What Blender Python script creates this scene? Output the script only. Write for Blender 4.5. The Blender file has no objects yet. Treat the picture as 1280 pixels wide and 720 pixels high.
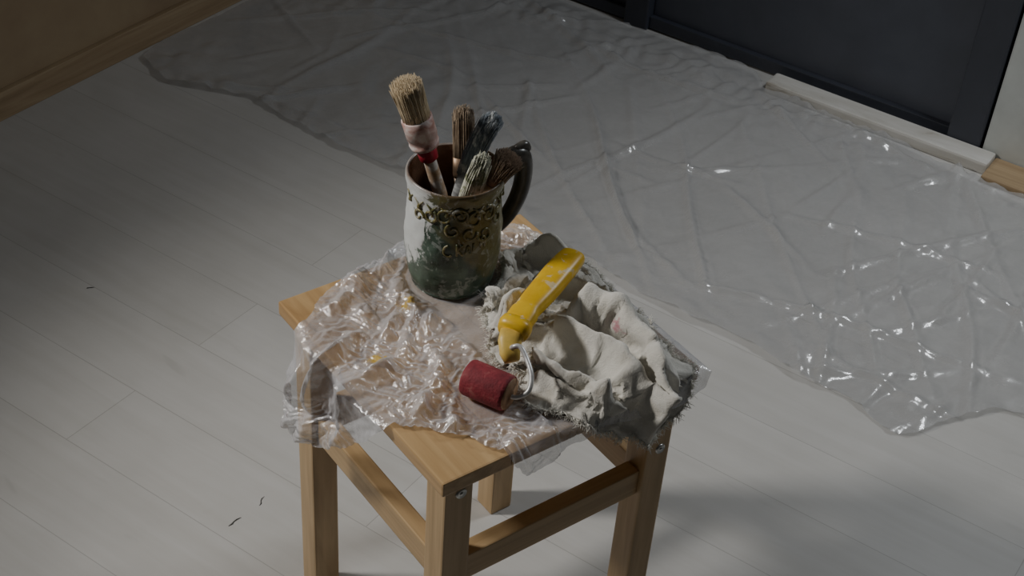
import bpy, bmesh, math, random, time
from mathutils import Vector, Matrix, noise
import numpy as np
random.seed(7)
scn=bpy.context.scene
COL=scn.collection
# ------------------------------------------------------------------ helpers
def link(o,parent=None):
    COL.objects.link(o)
    if parent: o.parent=parent
    return o
def empty(n,loc=(0,0,0),rz=0):
    o=bpy.data.objects.new(n,None);o.location=loc;o.rotation_euler=(0,0,rz);o.empty_display_size=.05
    return link(o)
def mesh_obj(n,vs,fs,mat=None,parent=None,smooth=True):
    me=bpy.data.meshes.new(n);me.from_pydata([tuple(v) for v in vs],[],fs);me.update()
    bm=bmesh.new();bm.from_mesh(me);bmesh.ops.recalc_face_normals(bm,faces=bm.faces);bm.to_mesh(me);bm.free()
    if mat: me.materials.append(mat)
    if smooth:
        for q in me.polygons:q.use_smooth=True
    return link(bpy.data.objects.new(n,me),parent)
def box(n,c,d,mat,parent=None,bev=.002,rz=0,seg=2):
    bm=bmesh.new();bmesh.ops.create_cube(bm,size=1)
    for v in bm.verts:v.co=Vector((v.co.x*d[0],v.co.y*d[1],v.co.z*d[2]))
    if bev: bmesh.ops.bevel(bm,geom=bm.edges[:],offset=bev,segments=seg,affect='EDGES',profile=.6)
    me=bpy.data.meshes.new(n);bm.to_mesh(me);bm.free();me.materials.append(mat)
    o=bpy.data.objects.new(n,me);o.location=c;o.rotation_euler=(0,0,rz)
    return link(o,parent)
def tube_geo(pts,rad,seg=8,flat=None,cap=True):
    pts=[Vector(q) for q in pts];vs=[];fs=[];n=len(pts)
    if not hasattr(rad,'__len__'):rad=[rad]*n
    up=None
    for i,q in enumerate(pts):
        t=(pts[min(i+1,n-1)]-pts[max(i-1,0)]).normalized()
        if up is None: up=Vector((0,0,1)) if abs(t.z)<.9 else Vector((1,0,0))
        x=t.cross(up).normalized();up=x.cross(t).normalized()
        for k in range(seg):
            an=2*math.pi*k/seg
            vs.append(q+(x*math.cos(an)+up*math.sin(an)*(flat if flat else 1))*rad[i])
    for i in range(n-1):
        for k in range(seg):
            fs.append((i*seg+k,i*seg+(k+1)%seg,(i+1)*seg+(k+1)%seg,(i+1)*seg+k))
    if cap:
        fs.append(tuple(range(seg-1,-1,-1)));fs.append(tuple((n-1)*seg+k for k in range(seg)))
    return vs,fs
def merge(parts):
    V=[];Fc=[]
    for v,f_ in parts:
        o=len(V);V+=v;Fc+=[tuple(i+o for i in q) for q in f_]
    return V,Fc
def smooth_path(pts,n=6):
    pts=[Vector(q) for q in pts];out=[]
    for i in range(len(pts)-1):
        p0=pts[max(i-1,0)];p1=pts[i];p2=pts[i+1];p3=pts[min(i+2,len(pts)-1)]
        for k in range(n):
            t=k/n
            out.append(.5*((2*p1)+(p2-p0)*t+(2*p0-5*p1+4*p2-p3)*t*t+(3*p1-p0-3*p2+p3)*t**3))
    out.append(pts[-1]);return out
def lathe(prof,seg=64):
    vs=[];fs=[];n=len(prof)
    for r,z in prof:
        for k in range(seg):
            an=2*math.pi*k/seg;vs.append(Vector((r*math.cos(an),r*math.sin(an),z)))
    for i in range(n-1):
        for k in range(seg):
            fs.append((i*seg+k,i*seg+(k+1)%seg,(i+1)*seg+(k+1)%seg,(i+1)*seg+k))
    return vs,fs
# ------------------------------------------------------------------ materials
class NT:
    def __init__(s,n):
        s.m=bpy.data.materials.new(n);s.m.use_nodes=True;s.t=s.m.node_tree
        s.b=s.t.nodes['Principled BSDF'];s.out=s.t.nodes['Material Output']
        s.tc=s.n('ShaderNodeTexCoord')
    def n(s,ty,**kw):
        x=s.t.nodes.new(ty)
        for k_,v in kw.items():
            if k_.startswith('i_'): x.inputs[k_[2:].replace('_',' ')].default_value=v
            else: setattr(x,k_,v)
        return x
    def l(s,a_,b_): s.t.links.new(a_,b_)
    def map(s,scale=(1,1,1),rot=(0,0,0),loc=(0,0,0)):
        m=s.n('ShaderNodeMapping');m.inputs['Scale'].default_value=scale;m.inputs['Rotation'].default_value=rot;m.inputs['Location'].default_value=loc
        s.l(s.tc.outputs['Object'],m.inputs['Vector']);return m.outputs[0]
    def noise(s,vec,scale,detail=4,rough=.5,dist=0):
        x=s.n('ShaderNodeTexNoise');x.inputs['Scale'].default_value=scale;x.inputs['Detail'].default_value=detail
        x.inputs['Roughness'].default_value=rough;x.inputs['Distortion'].default_value=dist
        s.l(vec,x.inputs['Vector']);return x.outputs['Fac']
    def ramp(s,fac,stops):
        x=s.n('ShaderNodeValToRGB');e=x.color_ramp.elements
        while len(e)<len(stops): e.new(.5)
        for el,(po,cl) in zip(e,stops):
            el.position=po;el.color=(cl[0],cl[1],cl[2],1) if hasattr(cl,'__len__') else (cl,cl,cl,1)
        s.l(fac,x.inputs[0]);return x.outputs[0]
    def mix(s,fac,c1,c2,bt='MIX'):
        x=s.n('ShaderNodeMix',data_type='RGBA',blend_type=bt)
        for inp,v in ((x.inputs[0],fac),(x.inputs[6],c1),(x.inputs[7],c2)):
            if hasattr(v,'is_linked') or hasattr(v,'links'): s.l(v,inp)
            else: inp.default_value=(v if not hasattr(v,'__len__') else (*v,1)) 
        return x.outputs[2]
    def math(s,op,a_,b_=0,c_=None):
        x=s.n('ShaderNodeMath',operation=op)
        for i,v in enumerate([a_,b_] + ([c_] if c_ is not None else [])):
            if hasattr(v,'links'): s.l(v,x.inputs[i])
            else: x.inputs[i].default_value=v
        return x.outputs[0]
    def sep(s,vec):
        x=s.n('ShaderNodeSeparateXYZ');s.l(vec,x.inputs[0]);return x.outputs
    def col(s,v):
        if hasattr(v,'links'): s.l(v,s.b.inputs['Base Color'])
        else: s.b.inputs['Base Color'].default_value=(*v,1)
    def rough(s,v):
        if hasattr(v,'links'): s.l(v,s.b.inputs['Roughness'])
        else: s.b.inputs['Roughness'].default_value=v
    def bump(s,h,st=.3,dist=.001):
        x=s.n('ShaderNodeBump');x.inputs['Strength'].default_value=st;x.inputs['Distance'].default_value=dist
        s.l(h,x.inputs['Height']);s.l(x.outputs[0],s.b.inputs['Normal']);return x
    def dist(s,p):
        vd=s.n('ShaderNodeVectorMath',operation='DISTANCE');s.l(s.tc.outputs['Object'],vd.inputs[0]);vd.inputs[1].default_value=p
        return vd.outputs['Value']
def simple(n,col,rough=.6,var=.25,scale=40,metal=0,bump=.2):
    m=NT(n);v=m.map();f_=m.noise(v,scale,5,.6)
    m.col(m.ramp(f_,[(.3,tuple(c_*(1-var) for c_ in col)),(.7,tuple(min(1,c_*(1+var)) for c_ in col))]))
    m.rough(rough);m.b.inputs['Metallic'].default_value=metal;m.bump(f_,bump,.0008);return m.m
def wood(n,axis,c1=(.34,.20,.085),c2=(.52,.33,.16),rough=.42):
    m=NT(n);sc=[55,55,55];sc[axis]=3.0
    v=m.map(tuple(sc));g=m.noise(v,1.0,6,.65,.6)
    sc2=[14,14,14];sc2[axis]=.9
    w=m.noise(m.map(tuple(sc2)),1.0,3,.5,1.5)
    w2=m.math('FRACT',m.math('MULTIPLY',w,7))
    a_=m.ramp(g,[(.3,c1),(.75,c2)])
    b_=m.ramp(w2,[(0,(.72,.68,.62)),(.5,(1,1,1)),(1,(.8,.76,.7))])
    m.col(m.mix(.6,a_,b_,'MULTIPLY'));m.rough(rough);m.bump(g,.12,.0006);return m.m
# ------------------------------------------------------------------ frames
H=1.45
rd=math.atan2(-.53,.848)
def W(u,v,z=0): return Vector((.848*u+.53*v,-.53*u+.848*v,z))
C=Vector((-.0235,1.198));e1=Vector((.62,-.785)).normalized();e2=Vector((.785,.62)).normalized()
sang=math.atan2(e1.y,e1.x)
Lc=C-e1*.161-e2*.161
def S(a_,b_,z): q=Lc+e1*a_+e2*b_; return Vector((q.x,q.y,z))
ZS=.45
# ------------------------------------------------------------------ room
mf=NT('whitewashed_boards')
v=mf.map()
br=mf.n('ShaderNodeTexBrick');mf.l(v,br.inputs['Vector'])
br.inputs['Scale'].default_value=1;br.inputs['Brick Width'].default_value=1.15;br.inputs['Row Height'].default_value=.128
br.inputs['Mortar Size'].default_value=.0008;br.inputs['Mortar Smooth'].default_value=.5;br.offset=.37
br.inputs['Color1'].default_value=(.60,.59,.57,1);br.inputs['Color2'].default_value=(.56,.55,.53,1);br.inputs['Mortar'].default_value=(.43,.42,.40,1)
g=mf.noise(mf.map((3,45,1)),1,6,.65,.5)
gr=mf.ramp(g,[(.3,(.92,.915,.90)),(.7,(1,1,1))])
bl=mf.ramp(mf.noise(v,3.2,4,.6),[(.3,(.85,.85,.84)),(.7,(1,1,1))])
c1=mf.mix(1,mf.mix(1,br.outputs['Color'],gr,'MULTIPLY'),bl,'MULTIPLY')
kn=mf.ramp(mf.noise(mf.map((7,22,1),loc=(3,1,0)),1.3,2,.5,.4),[(.68,0),(.76,1)])
c2=mf.mix(mf.math('MULTIPLY',kn,.3),c1,(.36,.35,.33))
mf.col(c2);mf.rough(.5)
mf.bump(mf.math('SUBTRACT',mf.math('MULTIPLY',g,.25),br.outputs['Fac']),.2,.0008)
def quadbox(n,u0,u1,v0,v1,z0,z1,mat,parent=None,bev=.002):
    c_=W((u0+u1)/2,(v0+v1)/2,(z0+z1)/2)
    return box(n,c_,(u1-u0,v1-v0,z1-z0),mat,parent,bev,rd)
U0,V1=-1.985,2.475;U1,V0=2.6,-2.2
quadbox('floor',U0-.1,U1+.1,V0-.1,V1+.1,-.06,0,mf.m,bev=0)
mwl=NT('raw_plasterboard')
n1=mwl.noise(mwl.map((1.5,1.5,1.5)),1.6,5,.6,.6)
mwl.col(mwl.ramp(n1,[(.3,(.25,.175,.105)),(.55,(.35,.26,.155)),(.75,(.44,.35,.215))]));mwl.rough(.8)
mwl.bump(mwl.noise(mwl.map(),60,4),.2,.001)
mwp=simple('painted_plaster',(.42,.41,.39),.85,.08,8)
mdark=simple('charcoal_paint',(.072,.080,.102),.42,.10,14)
mdark2=simple('charcoal_frame_paint',(.042,.047,.062),.4,.12,14)
mthr=NT('worn_white_paint')
nn=mthr.noise(mthr.map((6,30,30)),1,6,.7,.5)
mthr.col(mthr.ramp(nn,[(.30,(.30,.26,.20)),(.38,(.54,.52,.47)),(.7,(.68,.665,.63))]));mthr.rough(.6);mthr.bump(nn,.3,.001)
mjamb=simple('pale_green_paint',(.58,.61,.59),.6,.1,12)
mtan=wood('tan_floor_batten',0,(.36,.25,.14),(.50,.37,.22),.6)
quadbox('wall_left',U0-.1,U0,V0,V1+.1,0,2.6,mwl.m,bev=0)
quadbox('wall_right',U1,U1+.1,V0,V1+.1,0,2.6,mwp,bev=0)
quadbox('wall_front',U0,U1,V0-.1,V0,0,2.6,mwp,bev=0)
quadbox('wall_back',U0,U1,V1+.06,V1+.16,0,2.6,mwp,bev=0)
quadbox('baseboard_left',U0,U0+.012,V0,V1,0,.055,wood('raw_batten',1,(.30,.21,.12),(.44,.33,.20),.7),bev=.002)
quadbox('trim_1',U0,U0+.03,2.02,2.08,.056,2.4,mwl.m)
door=empty('door_1')
quadbox('leaf_1',-1.262,-.60,V1+.012,V1+.052,.012,2.05,mdark,door,.003)
quadbox('leaf_2',-1.93,-1.318,V1+.012,V1+.052,.012,2.05,mdark,door,.003)
quadbox('mullion',-1.318,-1.262,V1-.012,V1+.055,0,2.05,mdark2,door,.004)
quadbox('frame_side',-.60,-.535,V1-.022,V1+.055,0,2.12,mdark2,door,.004)
quadbox('frame_head',-1.93,-.535,V1-.022,V1+.055,2.05,2.12,mdark2,door,.004)
quadbox('bottom_strip_1',-1.262,-.60,V1-.002,V1+.012,.004,.03,mdark2,door,.002)  # dark strip along the foot of each door leaf
quadbox('bottom_strip_2',-1.93,-1.318,V1-.002,V1+.012,.004,.03,mdark2,door,.002)
quadbox('trim_2',-.955,-.50,V1-.073,V1-.023,0,.024,mthr.m,None,.005)
quadbox('trim_3',-.50,.9,V1-.10,V1-.02,0,.014,mtan,None,.003)
quadbox('trim_4',-.53,-.44,V1-.018,V1+.055,0,2.2,mjamb,None,.004)
quadbox('trim_5',-.44,2.2,V1+.03,V1+.055,0,2.2,simple('grey_green_panel',(.20,.215,.20),.5,.15,6),None,.002)
# ------------------------------------------------------------------ stool
stool=empty('wooden_stool')
wx=wood('pine_seat',0,(.46,.285,.13),(.66,.455,.235),.36);wz=wood('pine_leg',2,(.44,.30,.15),(.63,.445,.245));wrx=wood('pine_rail_x',0,(.44,.30,.15),(.63,.445,.245));wry=wood('pine_rail_y',1,(.44,.30,.15),(.63,.445,.245))
seatw=.322/4
for i in range(4):
    b0=i*seatw
    box('seat_board_%d'%(i+1),S(.161,b0+seatw/2,ZS-.009),(.322,seatw-.0004,.018),wx,stool,.0022,sang)
w=.033;ins=.012+w/2
mbolt=simple('zinc_bolt',(.55,.55,.53),.35,.1,200,1)
k_=0
for i,a_ in enumerate((ins,.322-ins)):
    for j,b_ in enumerate((ins,.322-ins)):
        k_+=1
        box('leg_%d'%k_,S(a_,b_,.2158),(w,w,.4316),wz,stool,.0025,sang)
rl=.322-2*ins-w
for i,a_ in enumerate((ins,.322-ins)):
    box('side_rail_%d'%(i+1),S(a_,.161,.287),(.020,rl,.036),wry,stool,.002,sang)
    box('side_apron_%d'%(i+1),S(a_,.161,.420),(.018,rl,.024),wry,stool,.0015,sang)
for j,b_ in enumerate((ins,.322-ins)):
    box('front_rail_%d'%(j+1),S(.161,b_,.287),(rl,.020,.036),wrx,stool,.002,sang)
    box('front_apron_%d'%(j+1),S(.161,b_,.420),(rl,.018,.024),wrx,stool,.0015,sang)
def bolt(a_,b_,z,dirv,n):
    c_=S(a_,b_,z);d=Vector((dirv.x,dirv.y,0))
    q=Vector((d.y,-d.x,0))
    prof=[(0.0,.0022),(.0022,.0022),(.0024,.0012),(.0048,.0022),(.0062,.0012),(.0066,-.001)]
    vs,fs=lathe(prof,20)
    M=Matrix((q,Vector((0,0,1)),d)).transposed()
    mesh_obj(n,[M@v_+c_ for v_ in vs],fs,mbolt,stool)
bolt(.322-.012,ins+.002,.412,e1,'bolt_1')
bolt(.322-.012,.322-ins+.002,.335,e1,'bolt_2')
# ------------------------------------------------------------------ mug
MC=Vector((-.0685,1.289,ZS+.0045))
mug=empty('ceramic_mug',MC)
prof=[(0,0.0),(.040,0),(.0445,.003),(.0475,.012),(.0505,.030),(.0525,.050),(.0525,.070),(.0512,.090),(.0500,.108),(.0505,.120),(.0522,.130),(.0528,.136),
 (.0520,.1395),(.0500,.1400),(.0485,.137),(.0475,.125),(.0470,.100),(.0485,.060),(.0455,.020),(.038,.008),(0,.007)]
def rad_at(z):
    pr=prof[1:12]
    for (r0,z0),(r1,z1) in zip(pr,pr[1:]):
        if z0<=z<=z1: return r0+(r1-r0)*(z-z0)/max(1e-6,z1-z0)
    return .05
pp=smooth_path([(r,0,z) for r,z in prof],5)
vs,fs=lathe([(max(q.x,0),q.z) for q in pp],96)
for v_ in vs:
    r=math.hypot(v_.x,v_.y)
    if r>.0405 and .004<v_.z<.134:
        d=noise.noise(v_*60)*.0012+noise.noise(v_*160)*.0006
        v_.x*=1+d/r;v_.y*=1+d/r
mm=NT('glazed_ceramic')
ov=mm.map();sx,sy,sz=mm.sep(ov)[:3]
nA=mm.noise(ov,38,5,.6,.4);nB=mm.noise(mm.map(loc=(1,2,3)),75,5,.65,.5);nC=mm.noise(mm.map((1,1,.6),loc=(4,1,2)),42,6,.7,.5)
base=mm.ramp(nA,[(.3,(.018,.033,.023)),(.5,(.055,.092,.066)),(.72,(.13,.19,.145))])
lx=mm.math('MULTIPLY',mm.math('ADD',sx,.024),-8)
lz=mm.math('MULTIPLY',mm.math('SUBTRACT',sz,.078),3.0)
wsum=mm.math('ADD',mm.math('ADD',nC,lx),lz)
wm=mm.ramp(wsum,[(.54,0),(.58,1)])
specks=mm.ramp(nB,[(.56,0),(.60,1)])
osum=mm.math('ADD',mm.math('ADD',mm.noise(mm.map(loc=(7,7,1)),40,5,.6,.5),mm.math('MULTIPLY',sx,9)),mm.math('MULTIPLY',mm.math('SUBTRACT',sz,.075),5))
om=mm.ramp(osum,[(.50,0),(.72,1)])
cc=mm.mix(mm.math('MULTIPLY',om,.65),base,(.20,.155,.04))
brn=mm.ramp(mm.noise(mm.map(loc=(9,0,4)),34,4,.6,.5),[(.58,0),(.68,1)])
cc=mm.mix(mm.math('MULTIPLY',brn,.4),cc,(.05,.038,.026))
cc=mm.mix(mm.math('MULTIPLY',specks,.5),cc,(.38,.41,.38))
cc=mm.mix(mm.math('MULTIPLY',wm,.9),cc,(.72,.74,.73))
rimm=mm.ramp(mm.math('ADD',sz,mm.math('MULTIPLY',nA,.006)),[(.1400,0),(.1420,1)])
cc=mm.mix(rimm,cc,(.15,.095,.065))
r2=mm.math('SQRT',mm.math('ADD',mm.math('MULTIPLY',sx,sx),mm.math('MULTIPLY',sy,sy)))
inn=mm.math('LESS_THAN',r2,.0492)
inn=mm.math('MULTIPLY',inn,mm.math('GREATER_THAN',sz,.03))
cc=mm.mix(inn,cc,mm.ramp(nA,[(.3,(.12,.065,.04)),(.7,(.24,.13,.075))]))
mm.col(cc);mm.rough(mm.ramp(nA,[(.3,.22),(.7,.45)]));mm.bump(mm.math('ADD',nB,mm.math('MULTIPLY',wm,.4)),.5,.0016)
mesh_obj('body',vs,fs,mm.m,mug)
def on(phi,z,off=.0003):
    r=rad_at(z)+off;return Vector((r*math.sin(phi),-r*math.cos(phi),z))
def relmat(n,c1,c2):
    m=NT(n);f_=m.noise(m.map(),90,5,.65,.4)
    m.col(m.ramp(f_,[(.38,c1),(.55,c2),(.66,(.42,.43,.40))]));m.rough(.35);return m.m
mgold=relmat('ochre_relief_glaze',(.06,.075,.038),(.21,.17,.055))
rel=[]
def spiral(ph,z,r0,turn,dirn,st):
    pts=[]
    for i in range(22):
        t=i/21;an=st+dirn*turn*t*2*math.pi;r=r0*(1-.75*t)
        pts.append(on(ph+r*math.cos(an)/.052,z+r*math.sin(an)))
    rel.append(tube_geo(pts,[.0019*(1-.4*i/21) for i in range(22)],6))
for ph,z,r0,t,d,st in [(-.12,.112,.011,1.3,1,0),(.20,.114,.011,1.3,-1,math.pi),(.52,.108,.012,1.2,1,.5),(.86,.110,.011,1.3,-1,2),(-.45,.110,.009,1.2,-1,1),(.05,.096,.009,1.1,1,2),(.40,.092,.009,1.1,-1,0),(.75,.088,.010,1.1,1,3),(1.15,.10,.010,1.2,1,1),(-.75,.104,.008,1,1,0)]:
    spiral(ph,z,r0,t,d,st)
for ph in [i*.33-1.2 for i in range(9)]:
    pts=[on(ph+.11*math.sin(t*math.pi*2)*.6+t*.25,.124-.010*math.sin(t*math.pi)) for t in [i/9 for i in range(10)]]
    rel.append(tube_geo(pts,[.0008+.0014*math.sin(math.pi*i/9) for i in range(10)],6))
glyph=[[[(.0,.018),(-.006,.014),(-.007,.006),(0,.001),(.005,.003)]],
 [[(0,0),(0,.018)],[(.008,.017),(.001,.009),(.009,.0)]],
 [[(0,0),(.004,.012),(.008,0)],[(.002,.005),(.006,.005)]],
 [[(0,0),(0,.012)],[(.0,.018),(.0005,.0185)]],
 [[(0,0),(0,.014),(.007,.014),(.007,0)],[(0,.007),(.007,.007)]]]
ph0=-.02
for i,gx in enumerate(glyph):
    for st in gx:
        P_=smooth_path([on(ph0+i*.17+.7*x_/.052,.064+.8*z_+.002*i,.0003) for x_,z_ in st],4)
        rel.append(tube_geo(P_,.0015,6))
vs,fs=merge(rel);mesh_obj('scroll_and_lettering_relief',vs,fs,mgold,mug)
hd=Vector((.80,.60,0)).normalized()
hp=[(.0485,.110),(.058,.124),(.072,.135),(.085,.131),(.089,.111),(.086,.085),(.075,.062),(.060,.048),(.0505,.042)]
hp=smooth_path([hd*r+Vector((0,0,z)) for r,z in hp],5)
n_=len(hp)
vs,fs=tube_geo(hp,[.0078+.002*math.sin(math.pi*i/(n_-1)) for i in range(n_)],14)
mh=simple('dark_glaze',(.065,.060,.052),.28,.6,50)
mesh_obj('handle',vs,fs,mh,mug)
vs,fs=tube_geo(smooth_path([hd*r+Vector((0,0,z)) for r,z in [(.076,.141),(.087,.144),(.091,.137)]],4),.005,10)
mesh_obj('thumb_rest',vs,fs,mh,mug)
# ------------------------------------------------------------------ brushes
def bristles(n,base,axis,up_w,rw,rt,length,count,mat,parent,flare=1.2,jag=.12,thick=.0005,bend=.0,wild=.05):
    ax=Vector(axis).normalized();wd_=(Vector(up_w)-ax*Vector(up_w).dot(ax)).normalized();th=ax.cross(wd_)
    parts=[]
    for i in range(count):
        an=random.uniform(0,2*math.pi);rr=math.sqrt(random.random())
        x=rr*math.cos(an)*rw;y=rr*math.sin(an)*rt
        L_=length*(1-jag*random.random()-.12*rr*rr)
        st=base+wd_*x+th*y
        dv=wd_*(x*(flare-1))+th*(y*(flare-1))+Vector([random.gauss(0,wild*length) for _ in range(3)])
        pts=[st+ax*L_*t+dv*t**1.6+wd_*bend*t*t for t in (0,.35,.7,1)]
        parts.append(tube_geo(pts,[thick,thick,thick*.8,thick*.4],4))
    vs_,fs_=[],[]
    for i,t in enumerate((0,.3,.6,.8)):
        q=base+ax*length*t;s_=(1+(flare-1)*t)*(.86 if t<.7 else .55)
        for k in range(16):
            a2=2*math.pi*k/16;vs_.append(q+wd_*(math.cos(a2)*rw*s_)+th*(math.sin(a2)*rt*s_)+wd_*bend*t*t)
    for i in range(3):
        for k in range(16): fs_.append((i*16+k,i*16+(k+1)%16,(i+1)*16+(k+1)%16,(i+1)*16+k))
    fs_.append(tuple(48+k for k in range(16)))
    parts.append((vs_,fs_))
    V_,F_=merge(parts);return mesh_obj(n,V_,F_,mat,parent)
def bmat(n,c1,c2,streak=None,sc=(1,1,1),th=.55):
    m=NT(n);f_=m.noise(m.map((1,1,.25)),420,4,.6)
    col=m.ramp(f_,[(.3,c1),(.7,c2)])
    if streak:
        s_=m.ramp(m.noise(m.map(sc),95,4,.6,.4),[(th,0),(th+.06,1)])
        col=m.mix(s_,col,streak)
    m.col(col);m.rough(.6);return m.m
def ell(base,axis,wdir,prof,seg=24):
    ax=Vector(axis).normalized();wd_=(Vector(wdir)-ax*Vector(wdir).dot(ax)).normalized();th=ax.cross(wd_)
    vs_=[];fs_=[]
    for t,rw,rt in prof:
        for k in range(seg):
            a2=2*math.pi*k/seg;vs_.append(Vector(base)+ax*t+wd_*math.cos(a2)*rw+th*math.sin(a2)*rt)
    n=len(prof)
    for i in range(n-1):
        for k in range(seg): fs_.append((i*seg+k,i*seg+(k+1)%seg,(i+1)*seg+(k+1)%seg,(i+1)*seg+k))
    fs_.append(tuple(range(seg-1,-1,-1)));fs_.append(tuple((n-1)*seg+k for k in range(seg)))
    return vs_,fs_
mwhand=NT('paint_stained_handle')
f_=mwhand.noise(mwhand.map(),70,5,.6,.4)
mwhand.col(mwhand.ramp(f_,[(.35,(.40,.26,.15)),(.5,(.52,.40,.29)),(.58,(.66,.62,.58))]));mwhand.rough(.5)
# a) round brush
A0=Vector((-.060,1.297,.475));A1=Vector((-.1225,1.283,.697));ax=(A1-A0).normalized()
rb=empty('round_paint_brush')
vs,fs=ell(A0,ax,(1,0,0),[(0,.0045,.0045),(.03,.0065,.0065),(.09,.0075,.0075),(.135,.0068,.0068),(.148,.006,.006)])
mesh_obj('handle',vs,fs,mwhand.m,rb)
mpk=NT('pink_stained_binding');f_=mpk.noise(mpk.map(),55,5,.6,.6)
mpk.col(mpk.ramp(f_,[(.38,(.42,.22,.18)),(.5,(.60,.43,.39)),(.62,(.74,.68,.64))]));mpk.rough(.45);mpk.bump(f_,.3,.001)
vs,fs=ell(A0,ax,(1,0,0),[(.134,.0068,.0068),(.137,.0100,.0100),(.150,.0108,.0108),(.153,.0085,.0085)])
mesh_obj('red_collar',vs,fs,simple('red_binding',(.38,.02,.04),.4,.3,60),rb)
vs,fs=ell(A0,ax,(1,0,0),[(.150,.0085,.0085),(.153,.0150,.0150),(.158,.0162,.0162),(.1585,.0155,.0155),(.166,.0158,.0158),(.1665,.0165,.0165),(.180,.0163,.0163),(.188,.0165,.0165),(.189,.0150,.0150)])
mesh_obj('ferrule',vs,fs,mpk.m,rb)
bristles('bristles',A0+ax*.186,ax,(1,0,0),.0146,.0146,.050,1500,bmat('hog_bristle',(.42,.33,.20),(.70,.58,.40)),rb,1.12,.07,.0005,0,.022)
# b) flat brown brush (behind)
fb=empty('flat_paint_brush')
B0=Vector((-.055,1.305,.480));B1=Vector((-.0655,1.326,.652));ax=(B1-B0).normalized()
vs,fs=ell(B0,ax,(1,0,.0),[(0,.006,.004),(.06,.009,.004),(.09,.0115,.0055)]);mesh_obj('handle',vs,fs,mwhand.m,fb)
vs,fs=ell(B0,ax,(1,0,.0),[(.088,.0118,.0058),(.092,.0125,.0065),(.112,.0122,.006)]);mesh_obj('ferrule',vs,fs,simple('rusty_ferrule',(.20,.13,.08),.45,.5,60,.6),fb)
bristles('bristles',B0+ax*.110,ax,(1,0,0),.0115,.005,.064,700,bmat('dried_brown_bristle',(.20,.145,.095),(.44,.34,.23),(.09,.07,.05),(1,1,1),.6),fb,.98,.18,.0006,0,.012)
# c) blue-grey brush
cb=empty('flat_paint_brush')
C0=Vector((-.078,1.280,.480));C1=Vector((-.0415,1.290,.668));ax=(C1-C0).normalized()
vs,fs=ell(C0,ax,(1,.2,0),[(0,.005,.004),(.05,.008,.005),(.085,.009,.005)]);mesh_obj('handle',vs,fs,mwhand.m,cb)
vs,fs=ell(C0,ax,(1,.2,0),[(.083,.0095,.0055),(.086,.0102,.006),(.118,.0100,.006)]);mesh_obj('ferrule',vs,fs,relmat('paint_caked_ferrule',(.15,.15,.15),(.40,.41,.40)),cb)
bristles('bristles',C0+ax*.114,ax,(1,.2,0),.0112,.0055,.078,1000,bmat('slate_bristle',(.13,.16,.19),(.34,.38,.42),(.74,.76,.75),(1,1,.35),.51),cb,1.0,.08,.0006,.010,.015)
# d) paint-stiffened light brush
db=empty('flat_paint_brush')
D0=Vector((-.066,1.262,.478));D1=Vector((-.0435,1.262,.634));ax=(D1-D0).normalized()
vs,fs=ell(D0,ax,(1,0,0),[(0,.005,.004),(.05,.007,.004),(.075,.009,.005)]);mesh_obj('handle',vs,fs,mwhand.m,db)
vs,fs=ell(D0,ax,(1,0,0),[(.073,.0098,.0055),(.076,.0105,.006),(.092,.0105,.006)]);mesh_obj('ferrule',vs,fs,simple('dull_ferrule',(.30,.29,.25),.4,.5,90,.6),db)
bristles('bristles',D0+ax*.090,ax,(1,0,0),.0112,.0058,.070,800,bmat('paint_stiff_bristle',(.46,.45,.32),(.76,.76,.66),(.28,.30,.18)),db,.75,.2,.0007,.004,.02)
# e) dark round brush leaning right
eb=empty('round_paint_brush')
E0=Vector((-.068,1.283,.500));E1=Vector((-.0105,1.288,.620));ax=(E1-E0).normalized()
vs,fs=ell(E0,ax,(1,0,0),[(0,.004,.004),(.05,.006,.006),(.095,.0075,.0075),(.100,.0085,.0085)]);mesh_obj('handle',vs,fs,wood('light_handle',0,(.42,.30,.17),(.58,.44,.28)),eb)
vs,fs=ell(E0,ax,(1,0,0),[(.090,.0090,.0090),(.092,.0100,.0100),(.100,.0105,.0105)]);mesh_obj('ferrule',vs,fs,simple('copper_wire_binding',(.26,.15,.09),.4,.4,80,.5),eb)
bristles('bristles',E0+ax*.098,ax,(1,0,0),.0105,.0105,.034,1000,bmat('dark_bristle',(.14,.095,.065),(.38,.27,.18)),eb,1.45,.08,.0006,0,.035)
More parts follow.
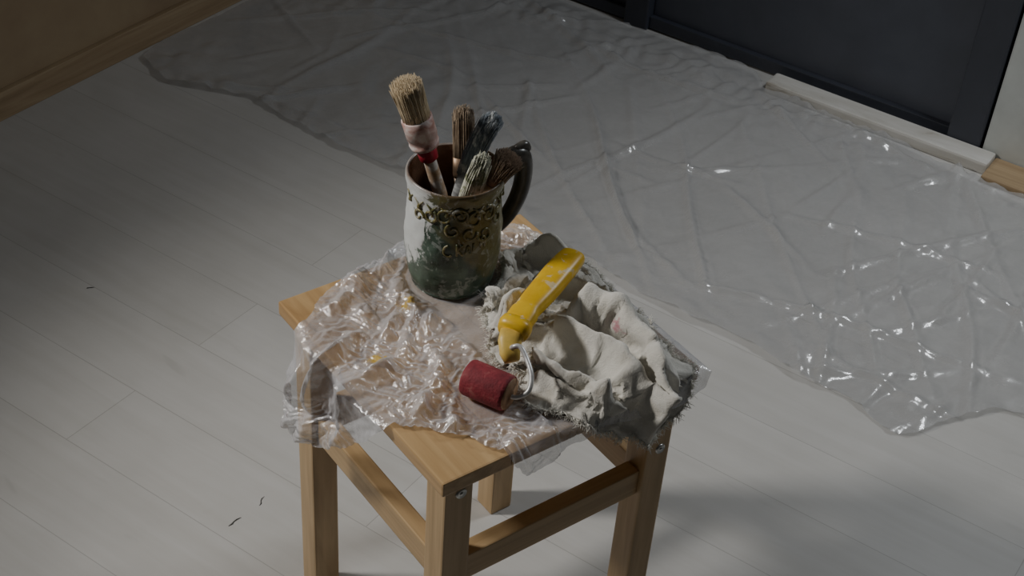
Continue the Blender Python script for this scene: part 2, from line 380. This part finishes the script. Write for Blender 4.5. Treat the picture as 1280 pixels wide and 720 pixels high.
# ------------------------------------------------------------------ plastic film
def film_mat(n,base_fac,col,rough,fres=.38,bs=160,gloss=.05,vor=60,dist=.0010,st=.3,stains=()):
    m=NT(n)
    tr=m.n('ShaderNodeBsdfTransparent');tr.inputs[0].default_value=(.97,.97,.975,1)
    m.b.inputs['Base Color'].default_value=(*col,1);m.rough(.4);m.b.inputs['IOR'].default_value=1.45
    lw=m.n('ShaderNodeLayerWeight');lw.inputs[0].default_value=.35
    nz=m.noise(m.map(),22,5,.65,.5)
    wn=m.n('ShaderNodeTexNoise');wn.inputs['Scale'].default_value=vor*.35;wn.inputs['Detail'].default_value=3;m.l(m.map(),wn.inputs['Vector'])
    va=m.n('ShaderNodeVectorMath',operation='MULTIPLY_ADD');m.l(wn.outputs['Color'],va.inputs[0]);va.inputs[1].default_value=(1.6/vor,)*3;m.l(m.map(),va.inputs[2])
    vo=m.n('ShaderNodeTexVoronoi');vo.feature='F1';vo.inputs['Scale'].default_value=vor;m.l(va.outputs[0],vo.inputs['Vector'])
    hgt=m.math('ADD',m.noise(m.map(),bs,4,.6,.8),m.math('MULTIPLY',vo.outputs['Distance'],1.2))
    bp=m.bump(hgt,st,dist)
    m.l(bp.outputs[0],lw.inputs['Normal'])
    fac=m.math('ADD',m.math('MULTIPLY',lw.outputs['Facing'],fres),m.math('ADD',base_fac-.12,m.math('MULTIPLY',nz,.24)))
    fac=m.math('MINIMUM',fac,.95)
    if stains:
        tot=None
        sn=m.noise(m.map(),150,4,.65)
        for p_,r_ in stains:
            d_=m.math('ADD',m.dist(p_),m.math('MULTIPLY',m.math('SUBTRACT',sn,.5),r_*3))
            s_=m.ramp(d_,[(r_*.9,1),(r_*1.05,0)])
            tot=s_ if tot is None else m.math('MAXIMUM',tot,s_)
        m.col(m.mix(tot,col,(.66,.44,.06)))
        fac=m.math('MAXIMUM',fac,m.math('MULTIPLY',tot,.75))
    mx=m.n('ShaderNodeMixShader');m.l(fac,mx.inputs[0]);m.l(tr.outputs[0],mx.inputs[1]);m.l(m.b.outputs[0],mx.inputs[2])
    gl=m.n('ShaderNodeBsdfGlossy');gl.inputs['Roughness'].default_value=rough;m.l(bp.outputs[0],gl.inputs['Normal'])
    fc=m.n('ShaderNodeLayerWeight');fc.inputs[0].default_value=.5;m.l(bp.outputs[0],fc.inputs['Normal'])
    gf=m.math('ADD',m.math('MULTIPLY',m.math('POWER',fc.outputs['Facing'],4),.5),gloss)
    mx2=m.n('ShaderNodeMixShader');m.l(gf,mx2.inputs[0]);m.l(mx.outputs[0],mx2.inputs[1]);m.l(gl.outputs[0],mx2.inputs[2])
    m.l(mx2.outputs[0],m.out.inputs['Surface'])
    return m.m
def inpoly(x,y,poly):
    r=False;j=len(poly)-1
    for i in range(len(poly)):
        xi,yi=poly[i];xj,yj=poly[j]
        if (yi>y)!=(yj>y) and x<(xj-xi)*(y-yi)/(yj-yi)+xi: r=not r
        j=i
    return r
def tri(x): 
    x=x-math.floor(x);return 1-abs(2*x-1)
CR=[(random.uniform(0,math.pi),random.uniform(0,1),random.uniform(.6,1.4)) for _ in range(24)]
def crease(x,y,freq,n,seed=0):
    s_=0
    for i in range(n):
        an,ph,fr=CR[(i+seed)%24]
        wx2=noise.noise(Vector((x*freq*.5,y*freq*.5,i*3.1+seed)))*.9
        s_+=tri((x*math.cos(an)+y*math.sin(an))*freq*fr+ph+wx2)*(.5+noise.noise(Vector((x*freq*.35+9,y*freq*.35,i*1.7))) )
    return s_/n
def sheet(n,poly,step,fpos,mat,parent=None,jit=.003,ret=False):
    xs=[q[0] for q in poly];ys=[q[1] for q in poly]
    x0,x1,y0,y1=min(xs)-.01,max(xs)+.01,min(ys)-.01,max(ys)+.01
    nx=int((x1-x0)/step)+1;ny=int((y1-y0)/step)+1
    idx={};pr=[];fs=[]
    def gv(i,j):
        if (i,j) not in idx:
            idx[(i,j)]=len(pr);pr.append([x0+i*step,y0+j*step])
        return idx[(i,j)]
    for i in range(nx):
        for j in range(ny):
            x=x0+(i+.5)*step;y=y0+(j+.5)*step
            jx=noise.noise(Vector((x*40,y*40,1)))*jit;jy=noise.noise(Vector((x*40,y*40,8)))*jit
            if inpoly(x+jx,y+jy,poly): fs.append((gv(i,j),gv(i+1,j),gv(i+1,j+1),gv(i,j+1)))
    cnt={}
    for q in fs:
        for k in range(4):
            e=tuple(sorted((q[k],q[(k+1)%4])));cnt[e]=cnt.get(e,0)+1
    nb={}
    for (a_,b_),c_ in cnt.items():
        if c_==1: nb.setdefault(a_,[]).append(b_);nb.setdefault(b_,[]).append(a_)
    for _ in range(3):
        new={k:[(pr[k][d]+sum(pr[m][d] for m in v_)/len(v_))/2 for d in (0,1)] for k,v_ in nb.items()}
        for k,v_ in new.items(): pr[k]=v_
    o=mesh_obj(n,[fpos(*q) for q in pr],fs,mat,parent)
    return (o,pr) if ret else o
def settle(o,cols,frames,shrink,bend,tens,mass,selfd=.0013,dmin=.0015,pin=None,quality=9,damp=4):
    for t_ in cols:
        t_.modifiers.new('c','COLLISION');t_.collision.thickness_outer=.002;t_.collision.thickness_inner=.01;t_.collision.cloth_friction=40
    cm=o.modifiers.new('cloth','CLOTH');cs=cm.settings
    cs.quality=quality;cs.mass=mass;cs.tension_stiffness=tens;cs.compression_stiffness=tens;cs.shear_stiffness=5;cs.bending_stiffness=bend;cs.air_damping=damp
    cs.shrink_min=shrink;cs.shrink_max=shrink
    if pin:
        vg=o.vertex_groups.new(name='pin');vg.add(pin,1.0,'REPLACE');cs.vertex_group_mass='pin'
    c=cm.collision_settings;c.distance_min=dmin;c.use_self_collision=True;c.self_distance_min=selfd;c.collision_quality=3;c.self_friction=15
    cm.point_cache.frame_start=1;cm.point_cache.frame_end=40
    t0=time.time()
    for fr in range(1,frames+1):
        scn.frame_set(fr)
        if time.time()-t0>400: break
    dg=bpy.context.evaluated_depsgraph_get()
    me=bpy.data.meshes.new_from_object(o.evaluated_get(dg))
    o.modifiers.clear();o.data=me;o.vertex_groups.clear()
    scn.frame_set(1)
    for t_ in cols: bpy.data.objects.remove(t_,do_unlink=True)
    for q in me.polygons:q.use_smooth=True
    return me
fpoly=[(-1.968,1.79),(-1.95,1.71),(-1.85,1.67),(-1.69,1.735),(-1.60,1.72),(-1.443,1.71),(-1.25,1.72),(-1.07,1.70),(-.95,1.715),(-.827,1.688),(-.706,1.683),(-.624,1.69),(-.52,1.665),(-.44,1.671),(-.36,1.64),(-.333,1.655),(-.30,1.72),(-.25,1.79),(-.20,1.81),(-.1,1.83),(0,1.84),(.2,1.80),(.5,1.82),(.9,1.80),(.9,2.36),(-.45,2.36),(-.55,2.375),(-.66,2.395),(-.95,2.398),(-1.0,2.455),(-1.93,2.455)]
def ffloor(u,v):
    q=W(u,v)
    z=.003+.020*max(0,crease(u,v*.45,4.5,6,1)-.17)
    big=.5+.5*noise.noise(Vector((u*1.8+3,v*2.4,4)))
    z+=.014*big*max(0,crease(u,v,13,5,6)-.10)
    for uc,h_,w_,sl in ((-.80,.024,.005,1.1),(-.72,.018,.005,.8),(-.86,.012,.005,1.3),(-1.05,.014,.007,1.0),(-.55,.013,.006,.7),(-.45,.014,.007,.4),(-1.3,.012,.010,.6),(-1.6,.012,.010,.2),(-.30,.012,.007,.6),(-1.15,.010,.006,-.4),(-.65,.010,.005,-.5),(-.15,.012,.006,-.6)):
        x=u-uc+sl*(v-1.73)-.04*math.sin((v-1.7)*5+uc*9)-.03*noise.noise(Vector((v*4,uc,0)))
        z+=h_*math.exp(-abs(x/w_)**1.2)*max(0,min(1,(v-1.68)*8))*max(0,min(1,(2.35-v)*3))*(.6+.5*noise.noise(Vector((v*9,uc,2))))
    for i,(an,ph,fr) in enumerate(CR[:10]):
        t=(u*math.cos(an)+v*math.sin(an))*5*fr+ph+.25*noise.noise(Vector((u*2,v*2,i)))
        d_=abs(t-round(t))/(5*fr)
        z+=.007*max(0,1-d_/.011)*max(0,min(1,3*noise.noise(Vector((u*3.1+i,v*3.1,i*2.2)))))
    cl=max(0,noise.noise(Vector((u*2.6,v*2.6,4)))+.10)
    z+=.020*cl*crease(u,v,22,5,15)+.004*cl*crease(u,v,70,4,3)
    rt=max(0,min(1,(u+.85)/.3));z+=rt*.016*max(0,crease(u,v,12,5,9)-.08)
    ed=math.exp(-((v-1.72)/.05)**2);z+=.012*ed*abs(noise.noise(Vector((u*18,v*18,2))))
    db_=math.exp(-((v-2.36)/.07)**2);z+=.030*db_*max(0,crease(u,v,26,5,4)-.05)
    return Vector((q.x,q.y,max(.0025,z)))
mfilm=film_mat('clear_floor_film',.31,(.57,.57,.565),.13,.42,55,.09,16,.003,.28)
sheet('plastic_floor_sheet',fpoly,.0052,ffloor,mfilm)
spoly=[(-.018,.175),(-.018,.14),(-.010,.10),(.000,.075),(.018,.045),(.034,.022),(.050,.004),(.060,-.03),(.066,-.075),(.072,-.105),(.078,-.130),(.088,-.136),(.10,-.126),(.12,-.112),(.14,-.09),(.155,-.078),(.18,-.055),(.205,-.025),(.228,0.0),(.245,.018),(.268,.036),(.285,.05),(.305,.060),(.325,.075),(.352,.095),(.350,.115),(.338,.14),(.340,.165),(.338,.20),(.345,.24),(.352,.28),(.345,.318),(.332,.330),(.28,.326),(.22,.333),(.17,.328),(.12,.336),(.08,.326),(.045,.322),(.02,.30),(0.0,.27),(-.012,.23),(-.006,.20)]
mca,mcb=(Vector((MC.x,MC.y))-Lc).dot(e1),(Vector((MC.x,MC.y))-Lc).dot(e2)
def held(a_,b_):
    return (b_>.135 and a_>.095) or math.hypot(a_-.2500,b_-.100)<.028 or math.hypot(a_-mca,b_-mcb)<.053
# long loose folds running from beside the mug down over the front-left edge
FOLD=[([(.075,.125),(.11,.06),(.115,-.03),(.11,-.12)],.020,.012),([(.10,.115),(.15,.055),(.165,.0),(.17,-.06)],.017,.011),
 ([(.055,.125),(.075,.06),(.085,-.02),(.08,-.12)],.013,.010),([(.105,.135),(.17,.09),(.215,.05),(.235,.02)],.014,.010),
 ([(.02,.15),(.02,.09),(.045,.04)],.014,.013),([(-.005,.165),(.01,.11),(.02,.07)],.012,.012),([(.13,.10),(.20,.075),(.27,.055)],.009,.008)]
def segd(x,y,pl):
    best=9
    for (x0,y0),(x1,y1) in zip(pl,pl[1:]):
        dx,dy=x1-x0,y1-y0;t=max(0,min(1,((x-x0)*dx+(y-y0)*dy)/(dx*dx+dy*dy)))
        best=min(best,math.hypot(x-x0-t*dx,y-y0-t*dy))
    return best
def fstool(a_,b_):
    dm=math.hypot(a_-mca,b_-mcb)
    k1=max(0,min(1,(dm-.052)/.03))
    h=.001
    aw=a_+.016*noise.noise(Vector((a_*20,b_*20,3)));bw=b_+.016*noise.noise(Vector((a_*20,b_*20,9)))
    for pl,hh,ww in FOLD:
        h+=k1*hh*math.exp(-(segd(aw,bw,pl)/ww)**2)*(.7+.8*noise.noise(Vector((a_*30,b_*30,hh*100))))
    h+=k1*(.022*max(0,crease(a_,b_,13,5,2)-.14)+.011*max(0,crease(a_,b_,32,5,7)-.08)+.003*crease(a_,b_,80,4,12))
    if b_>.13 and a_>.09: h=.001+(h-.001)*.05
    dr=math.hypot(a_-.2500,b_-.100)
    if dr<.05: h=.001+(h-.001)*max(.05,(dr-.03)/.02)
    z=ZS+max(.001,h)+.0015;aa,bb=a_,b_
    if b_<-.002:
        d=-.002-b_
        bb=-.002-.006-.10*d-h*1.0;z=ZS-.97*d+.002
        z+=h*max(0,1-d*40)
    if a_>.324:
        d=a_-.324;aa=.324+.004+.35*d+h*.8;z=ZS-.9*d+.001
    if b_>.324: 
        d=b_-.324;bb=.324+.004+.4*d;z=ZS-.8*d+.001
    return S(aa,bb,z)
mfilm2=film_mat('clear_drop_film',.22,(.84,.835,.87),.13,.58,240,.16,80,.0018,.45,
    [(S(.088,.108,.465),.010),(S(.142,.036,.462),.009)])
film,prm=sheet('plastic_film',spoly,.0023,fstool,mfilm2,None,.004,True)
pin=[i for i,(a_,b_) in enumerate(prm) if held(a_,b_)]
tb=box('tmp_seat',S(.161,.161,ZS-.022),(.322,.322,.044),wx,None,0,sang)
settle(film,[tb],10,-.12,.005,18,.04,.0010,.0012,pin,8,12)
sm=film.modifiers.new('sub','SUBSURF');sm.levels=1;sm.render_levels=1
# ------------------------------------------------------------------ cotton rag
rpoly=[(.090,.158),(.078,.20),(.060,.26),(.068,.300),(.09,.312),(.125,.312),(.16,.305),(.20,.305),(.25,.300),(.30,.292),(.335,.287),(.355,.280),(.372,.262),(.380,.24),(.368,.215),(.35,.205),(.33,.180),(.305,.155),(.28,.130),(.262,.132),(.24,.138),(.215,.145),(.19,.145),(.165,.152),(.14,.165),(.115,.160),(.10,.152)]
ridges=[([(.070,.205),(.075,.26),(.10,.295)],.045,.016),([(.105,.165),(.12,.22),(.15,.285)],.035,.013),
 ([(.165,.165),(.18,.21),(.215,.260),(.26,.275),(.31,.265),(.35,.25)],.060,.013),
 ([(.19,.18),(.225,.21),(.27,.225),(.33,.235),(.36,.235)],.045,.010),
 ([(.215,.155),(.26,.180),(.31,.195)],.035,.009),([(.14,.28),(.19,.29),(.25,.292)],.035,.009),([(.245,.145),(.285,.16),(.33,.215)],.022,.007)]
hz=.509
hpath=[(.064,1.273),(.050,1.243),(.034,1.208),(.019,1.176),(.006,1.147),(.002,1.133)]
def frag(a_,b_):
    h=0
    for pl,hh,ww in ridges:
        x=segd(a_+.008*noise.noise(Vector((a_*30,b_*30,3))),b_+.008*noise.noise(Vector((a_*30,b_*30,6))),pl)
        h+=hh*math.exp(-(x/ww)**2)
    h+=.010*abs(noise.noise(Vector((a_*28,b_*28,1))))+.004*noise.noise(Vector((a_*70,b_*70,1)))
    q=S(a_,b_,0)
    dd=segd(q.x,q.y,hpath)
    lim=hz-.016-(ZS+.006)-(.016 if segd(q.x,q.y,[(.006,1.147),(.008,1.112)])<.018 else 0)
    lim=max(lim,.004)+max(0,dd-.018)*2.5
    dr=math.hypot(a_-.245,b_-.10);lim=min(lim,.004+max(0,dr-.03)*1.5)
    h=min(h,lim)
    return S(a_,b_,ZS+.006+h)
rag=sheet('cotton_rag',rpoly,.0027,frag,None,None,.006)
tb=box('tmp_seat',S(.161,.161,ZS-.020+.001),(.324,.324,.044),wx,None,0,sang)
vs,fs=lathe([(0,0),(.0515,0),(.0545,.05),(.0525,.14),(0,.14)],32)
tm=mesh_obj('tmp_mug',[v_+MC for v_ in vs],fs)
vs,fs=tube_geo([(x,y,hz) for x,y in hpath[:-1]]+[(.002,1.133,hz-.014),(.007,1.114,hz-.028)],.0125,12)
tg=mesh_obj('tmp_grip',vs,fs)
me=settle(rag,[tb,tm,tg],18,-.14,.025,20,.10)
mr=NT('off_white_cotton')
vv=mr.map()
n1=mr.noise(vv,18,4,.6);wv=mr.noise(mr.map((900,900,900)),1,2,.5)
cr=mr.ramp(n1,[(.3,(.62,.595,.53)),(.7,(.79,.77,.705))])
st=mr.ramp(mr.noise(mr.map(loc=(3,3,3)),26,3,.5,.4),[(.58,0),(.72,1)])
cr=mr.mix(mr.math('MULTIPLY',st,.4),cr,(.45,.39,.29))
pm=mr.ramp(mr.math('ADD',mr.dist(S(.256,.262,.485)),mr.math('MULTIPLY',mr.noise(vv,160,3),.02)),[(.0150,1),(.0170,0)])
cr=mr.mix(mr.math('MULTIPLY',pm,.75),cr,(.50,.06,.14))
mr.col(cr);mr.rough(.9);mr.bump(mr.math('ADD',wv,mr.noise(vv,240,4,.6)),.6,.0014)
mr.b.inputs['Sheen Weight'].default_value=.2
me.materials.clear();me.materials.append(mr.m)
bm=bmesh.new();bm.from_mesh(me);parts=[]
for e in bm.edges:
    if e.is_boundary:
        f0=e.link_faces[0];mid=(e.verts[0].co+e.verts[1].co)/2;out=(mid-f0.calc_center_median()).normalized()
        for _ in range(7):
            b0=e.verts[0].co.lerp(e.verts[1].co,random.random());L_=random.uniform(.002,.011)
            d=(out+Vector([random.gauss(0,.4) for _ in range(3)])).normalized()
            b1=b0+d*L_*.5;b2=b1+(d+Vector((random.gauss(0,.6),random.gauss(0,.6),-.1))).normalized()*L_*.5
            for q in (b1,b2):
                if (Vector((q.x,q.y))-Lc).dot(e1)<.324: q.z=max(q.z,ZS+.003)
            parts.append(tube_geo([b0-out*.001,b1,b2],[.00035,.0003,.0002],4))
bm.free()
mfr=simple('cotton_thread',(.80,.78,.71),.9,.1,60)
vs,fs=merge(parts);mesh_obj('frayed_threads',vs,fs,mfr,rag)
so=rag.modifiers.new('thick','SOLIDIFY');so.thickness=.0010
# ------------------------------------------------------------------ mini paint roller
pr=empty('mini_paint_roller')
my=NT('yellow_plastic');f_=my.noise(my.map(),45,5,.65,.3)
c_=my.ramp(f_,[(.3,(.66,.38,.015)),(.7,(.82,.53,.03))])
ch=my.ramp(my.noise(my.map(loc=(2,2,2)),90,4,.6,.5),[(.61,0),(.64,1)])
my.col(my.mix(my.math('MULTIPLY',ch,.6),c_,(.62,.57,.45)));my.rough(.38);my.bump(f_,.15,.0006)
path=smooth_path([(.064,1.270,hz),(.058,1.257,hz+.001),(.047,1.234,hz+.001),(.033,1.204,hz),(.019,1.176,hz-.001),(.008,1.152,hz-.004)],6)
n_=len(path);vs=[];fs=[];seg=24
for i,q in enumerate(path):
    t=(path[min(i+1,n_-1)]-path[max(i-1,0)]).normalized();x=t.cross(Vector((0,0,1))).normalized();up=x.cross(t)
    s_=i/(n_-1)
    wdt=.0130+.0028*math.sin(math.pi*min(1,s_*1.15))+(.002 if s_>.85 else 0);hh=.0085+.002*math.sin(math.pi*s_)
    if s_<.06: e_=math.sqrt(max(.02,1-((.06-s_)/.06)**2));wdt*=.35+.65*e_;hh*=.35+.65*e_
    for k in range(seg):
        an=2*math.pi*k/seg;ca,sa=math.cos(an),math.sin(an);pw=.7
        vs.append(q+x*wdt*math.copysign(abs(ca)**pw,ca)+up*hh*math.copysign(abs(sa)**pw,sa))
for i in range(n_-1):
    for k in range(seg): fs.append((i*seg+k,i*seg+(k+1)%seg,(i+1)*seg+(k+1)%seg,(i+1)*seg+k))
fs.append(tuple(range(seg)));fs.append(tuple((n_-1)*seg+k for k in range(seg)))
mesh_obj('grip',vs,fs,my.m,pr)
def loft(pts,ws,hs,n,mat):
    pts=[Vector(q) for q in pts];vs_=[];fs_=[]
    for i,q in enumerate(pts):
        t=(pts[min(i+1,len(pts)-1)]-pts[max(i-1,0)]).normalized();x=t.cross(Vector((0,0,1))).normalized();up=x.cross(t)
        for k in range(seg):
            an=2*math.pi*k/seg;ca,sa=math.cos(an),math.sin(an)
            vs_.append(q+x*ws[i]*math.copysign(abs(ca)**.7,ca)+up*hs[i]*math.copysign(abs(sa)**.7,sa))
    for i in range(len(pts)-1):
        for k in range(seg): fs_.append((i*seg+k,i*seg+(k+1)%seg,(i+1)*seg+(k+1)%seg,(i+1)*seg+k))
    fs_.append(tuple(range(seg)));fs_.append(tuple((len(pts)-1)*seg+k for k in range(seg)))
    return mesh_obj(n,vs_,fs_,mat,pr)
loft([(.0085,1.153,hz-.004),(.006,1.147,hz-.005),(.003,1.140,hz-.007)],[.0165,.0175,.0155],[.0115,.0125,.0115],'collar',my.m)
my2=simple('worn_yellow_plastic',(.74,.52,.12),.45,.2,60)
loft([(.004,1.142,hz-.008),(.002,1.133,hz-.013),(.003,1.124,hz-.020),(.006,1.117,hz-.025)],[.0125,.012,.0105,.008],[.009,.0085,.007,.005],'neck',my2)
mwire=simple('painted_steel_wire',(.60,.60,.59),.35,.3,120,.4)
wp=smooth_path([(.004,1.126,hz-.016),(.006,1.120,hz-.008),(.013,1.118,hz-.006),(.020,1.108,hz-.012),(.026,1.092,hz-.020),(.024,1.080,hz-.030),(.012,1.077,.4725),(.0,1.0825,.4725)],7)
vs,fs=tube_geo(wp,.0026,10);mesh_obj('wire_frame',vs,fs,mwire,pr)
ra=Vector((-.038,1.103,.4725));rb_=Vector((.006,1.081,.4725));ax=(rb_-ra).normalized();Ln=(rb_-ra).length
mred=NT('maroon_foam');f_=mred.noise(mred.map(),70,6,.7,.3)
mred.col(mred.ramp(f_,[(.3,(.13,.010,.018)),(.55,(.25,.024,.035)),(.75,(.34,.11,.10))]));mred.rough(.75);mred.bump(mred.noise(mred.map(),400,4),.6,.0012)
vs,fs=ell(ra,ax,(0,0,1),[(0,.0150,.0150),(.0015,.0180,.0180),(.004,.0190,.0190),(Ln-.004,.0190,.0190),(Ln-.0015,.0183,.0183),(Ln,.0160,.0160)],40)
mesh_obj('roller_sleeve',vs,fs,mred.m,pr)
vs,fs=ell(ra+ax*(Ln-.001),ax,(0,0,1),[(0,.0170,.0170),(.0018,.0165,.0165),(.0026,.012,.012),(.0026,.0045,.0045),(.004,.0042,.0042)],32)
mesh_obj('end_cap',vs,fs,simple('brown_core',(.33,.19,.10),.6,.4,90),pr)
# ------------------------------------------------------------------ floor marks
mk=simple('dark_paint_drip',(.06,.055,.05),.5,.2,60)
def drip(n,x,y,dx,dy,L_,wdt):
    d=Vector((dx,dy,0)).normalized();pts=[Vector((x,y,.0007))+d*L_*t+Vector((noise.noise(Vector((t*3,x,y)))*.004,0,0)) for t in (0,.25,.5,.75,1)]
    vs_,fs_=tube_geo(pts,[wdt*.3,wdt,wdt*.6,wdt*.8,wdt*.2],6,.4);mesh_obj(n,vs_,fs_,mk)
drip('paint_drip',-.345,1.305,.5,.6,.022,.0011);drip('paint_drip.001',-.312,1.345,.2,.8,.018,.0007);drip('paint_drip.002',-.66,1.77,.3,.1,.012,.0012)
# ------------------------------------------------------------------ lights
def look(o,t): o.rotation_euler=(Vector(t)-o.location).to_track_quat('-Z','Y').to_euler()
ld=bpy.data.lights.new('key_lamp','SPOT');ld.energy=92;ld.spot_size=math.radians(69);ld.spot_blend=1;ld.shadow_soft_size=.12;ld.color=(1,.97,.93)
lo=link(bpy.data.objects.new('key_lamp',ld));lo.location=(-1.42,1.22,1.5);look(lo,(.55,1.30,0))
ld=bpy.data.lights.new('back_lamp','AREA');ld.energy=9;ld.size=.30;ld.color=(.92,.96,1)
lo=link(bpy.data.objects.new('back_lamp',ld));lo.location=W(-.1,2.3,1.5);look(lo,(.3,1.7,.1))
wd=bpy.data.worlds.new('w');scn.world=wd;wd.use_nodes=True
bg=wd.node_tree.nodes['Background'];bg.inputs[0].default_value=(.88,.93,1,1);bg.inputs[1].default_value=.045
# ------------------------------------------------------------------ camera
f=1840.0;p=math.radians(38);c,s=math.cos(p),math.sin(p)
Rv=Vector((1,0,0));Uv=Vector((0,s,c));Fv=Vector((0,c,-s));k=math.hypot(185,2340);a=2340/k;b=185/k
X=a*Rv+b*Uv;Y=-b*Rv+a*Uv
cd=bpy.data.cameras.new('camera');cd.sensor_width=36;cd.lens=f/1280*36;cd.clip_start=.05
co=link(bpy.data.objects.new('camera',cd))
M=Matrix((X,Y,-Fv)).transposed().to_4x4();M.translation=Vector((0,0,H));co.matrix_world=M
scn.camera=co
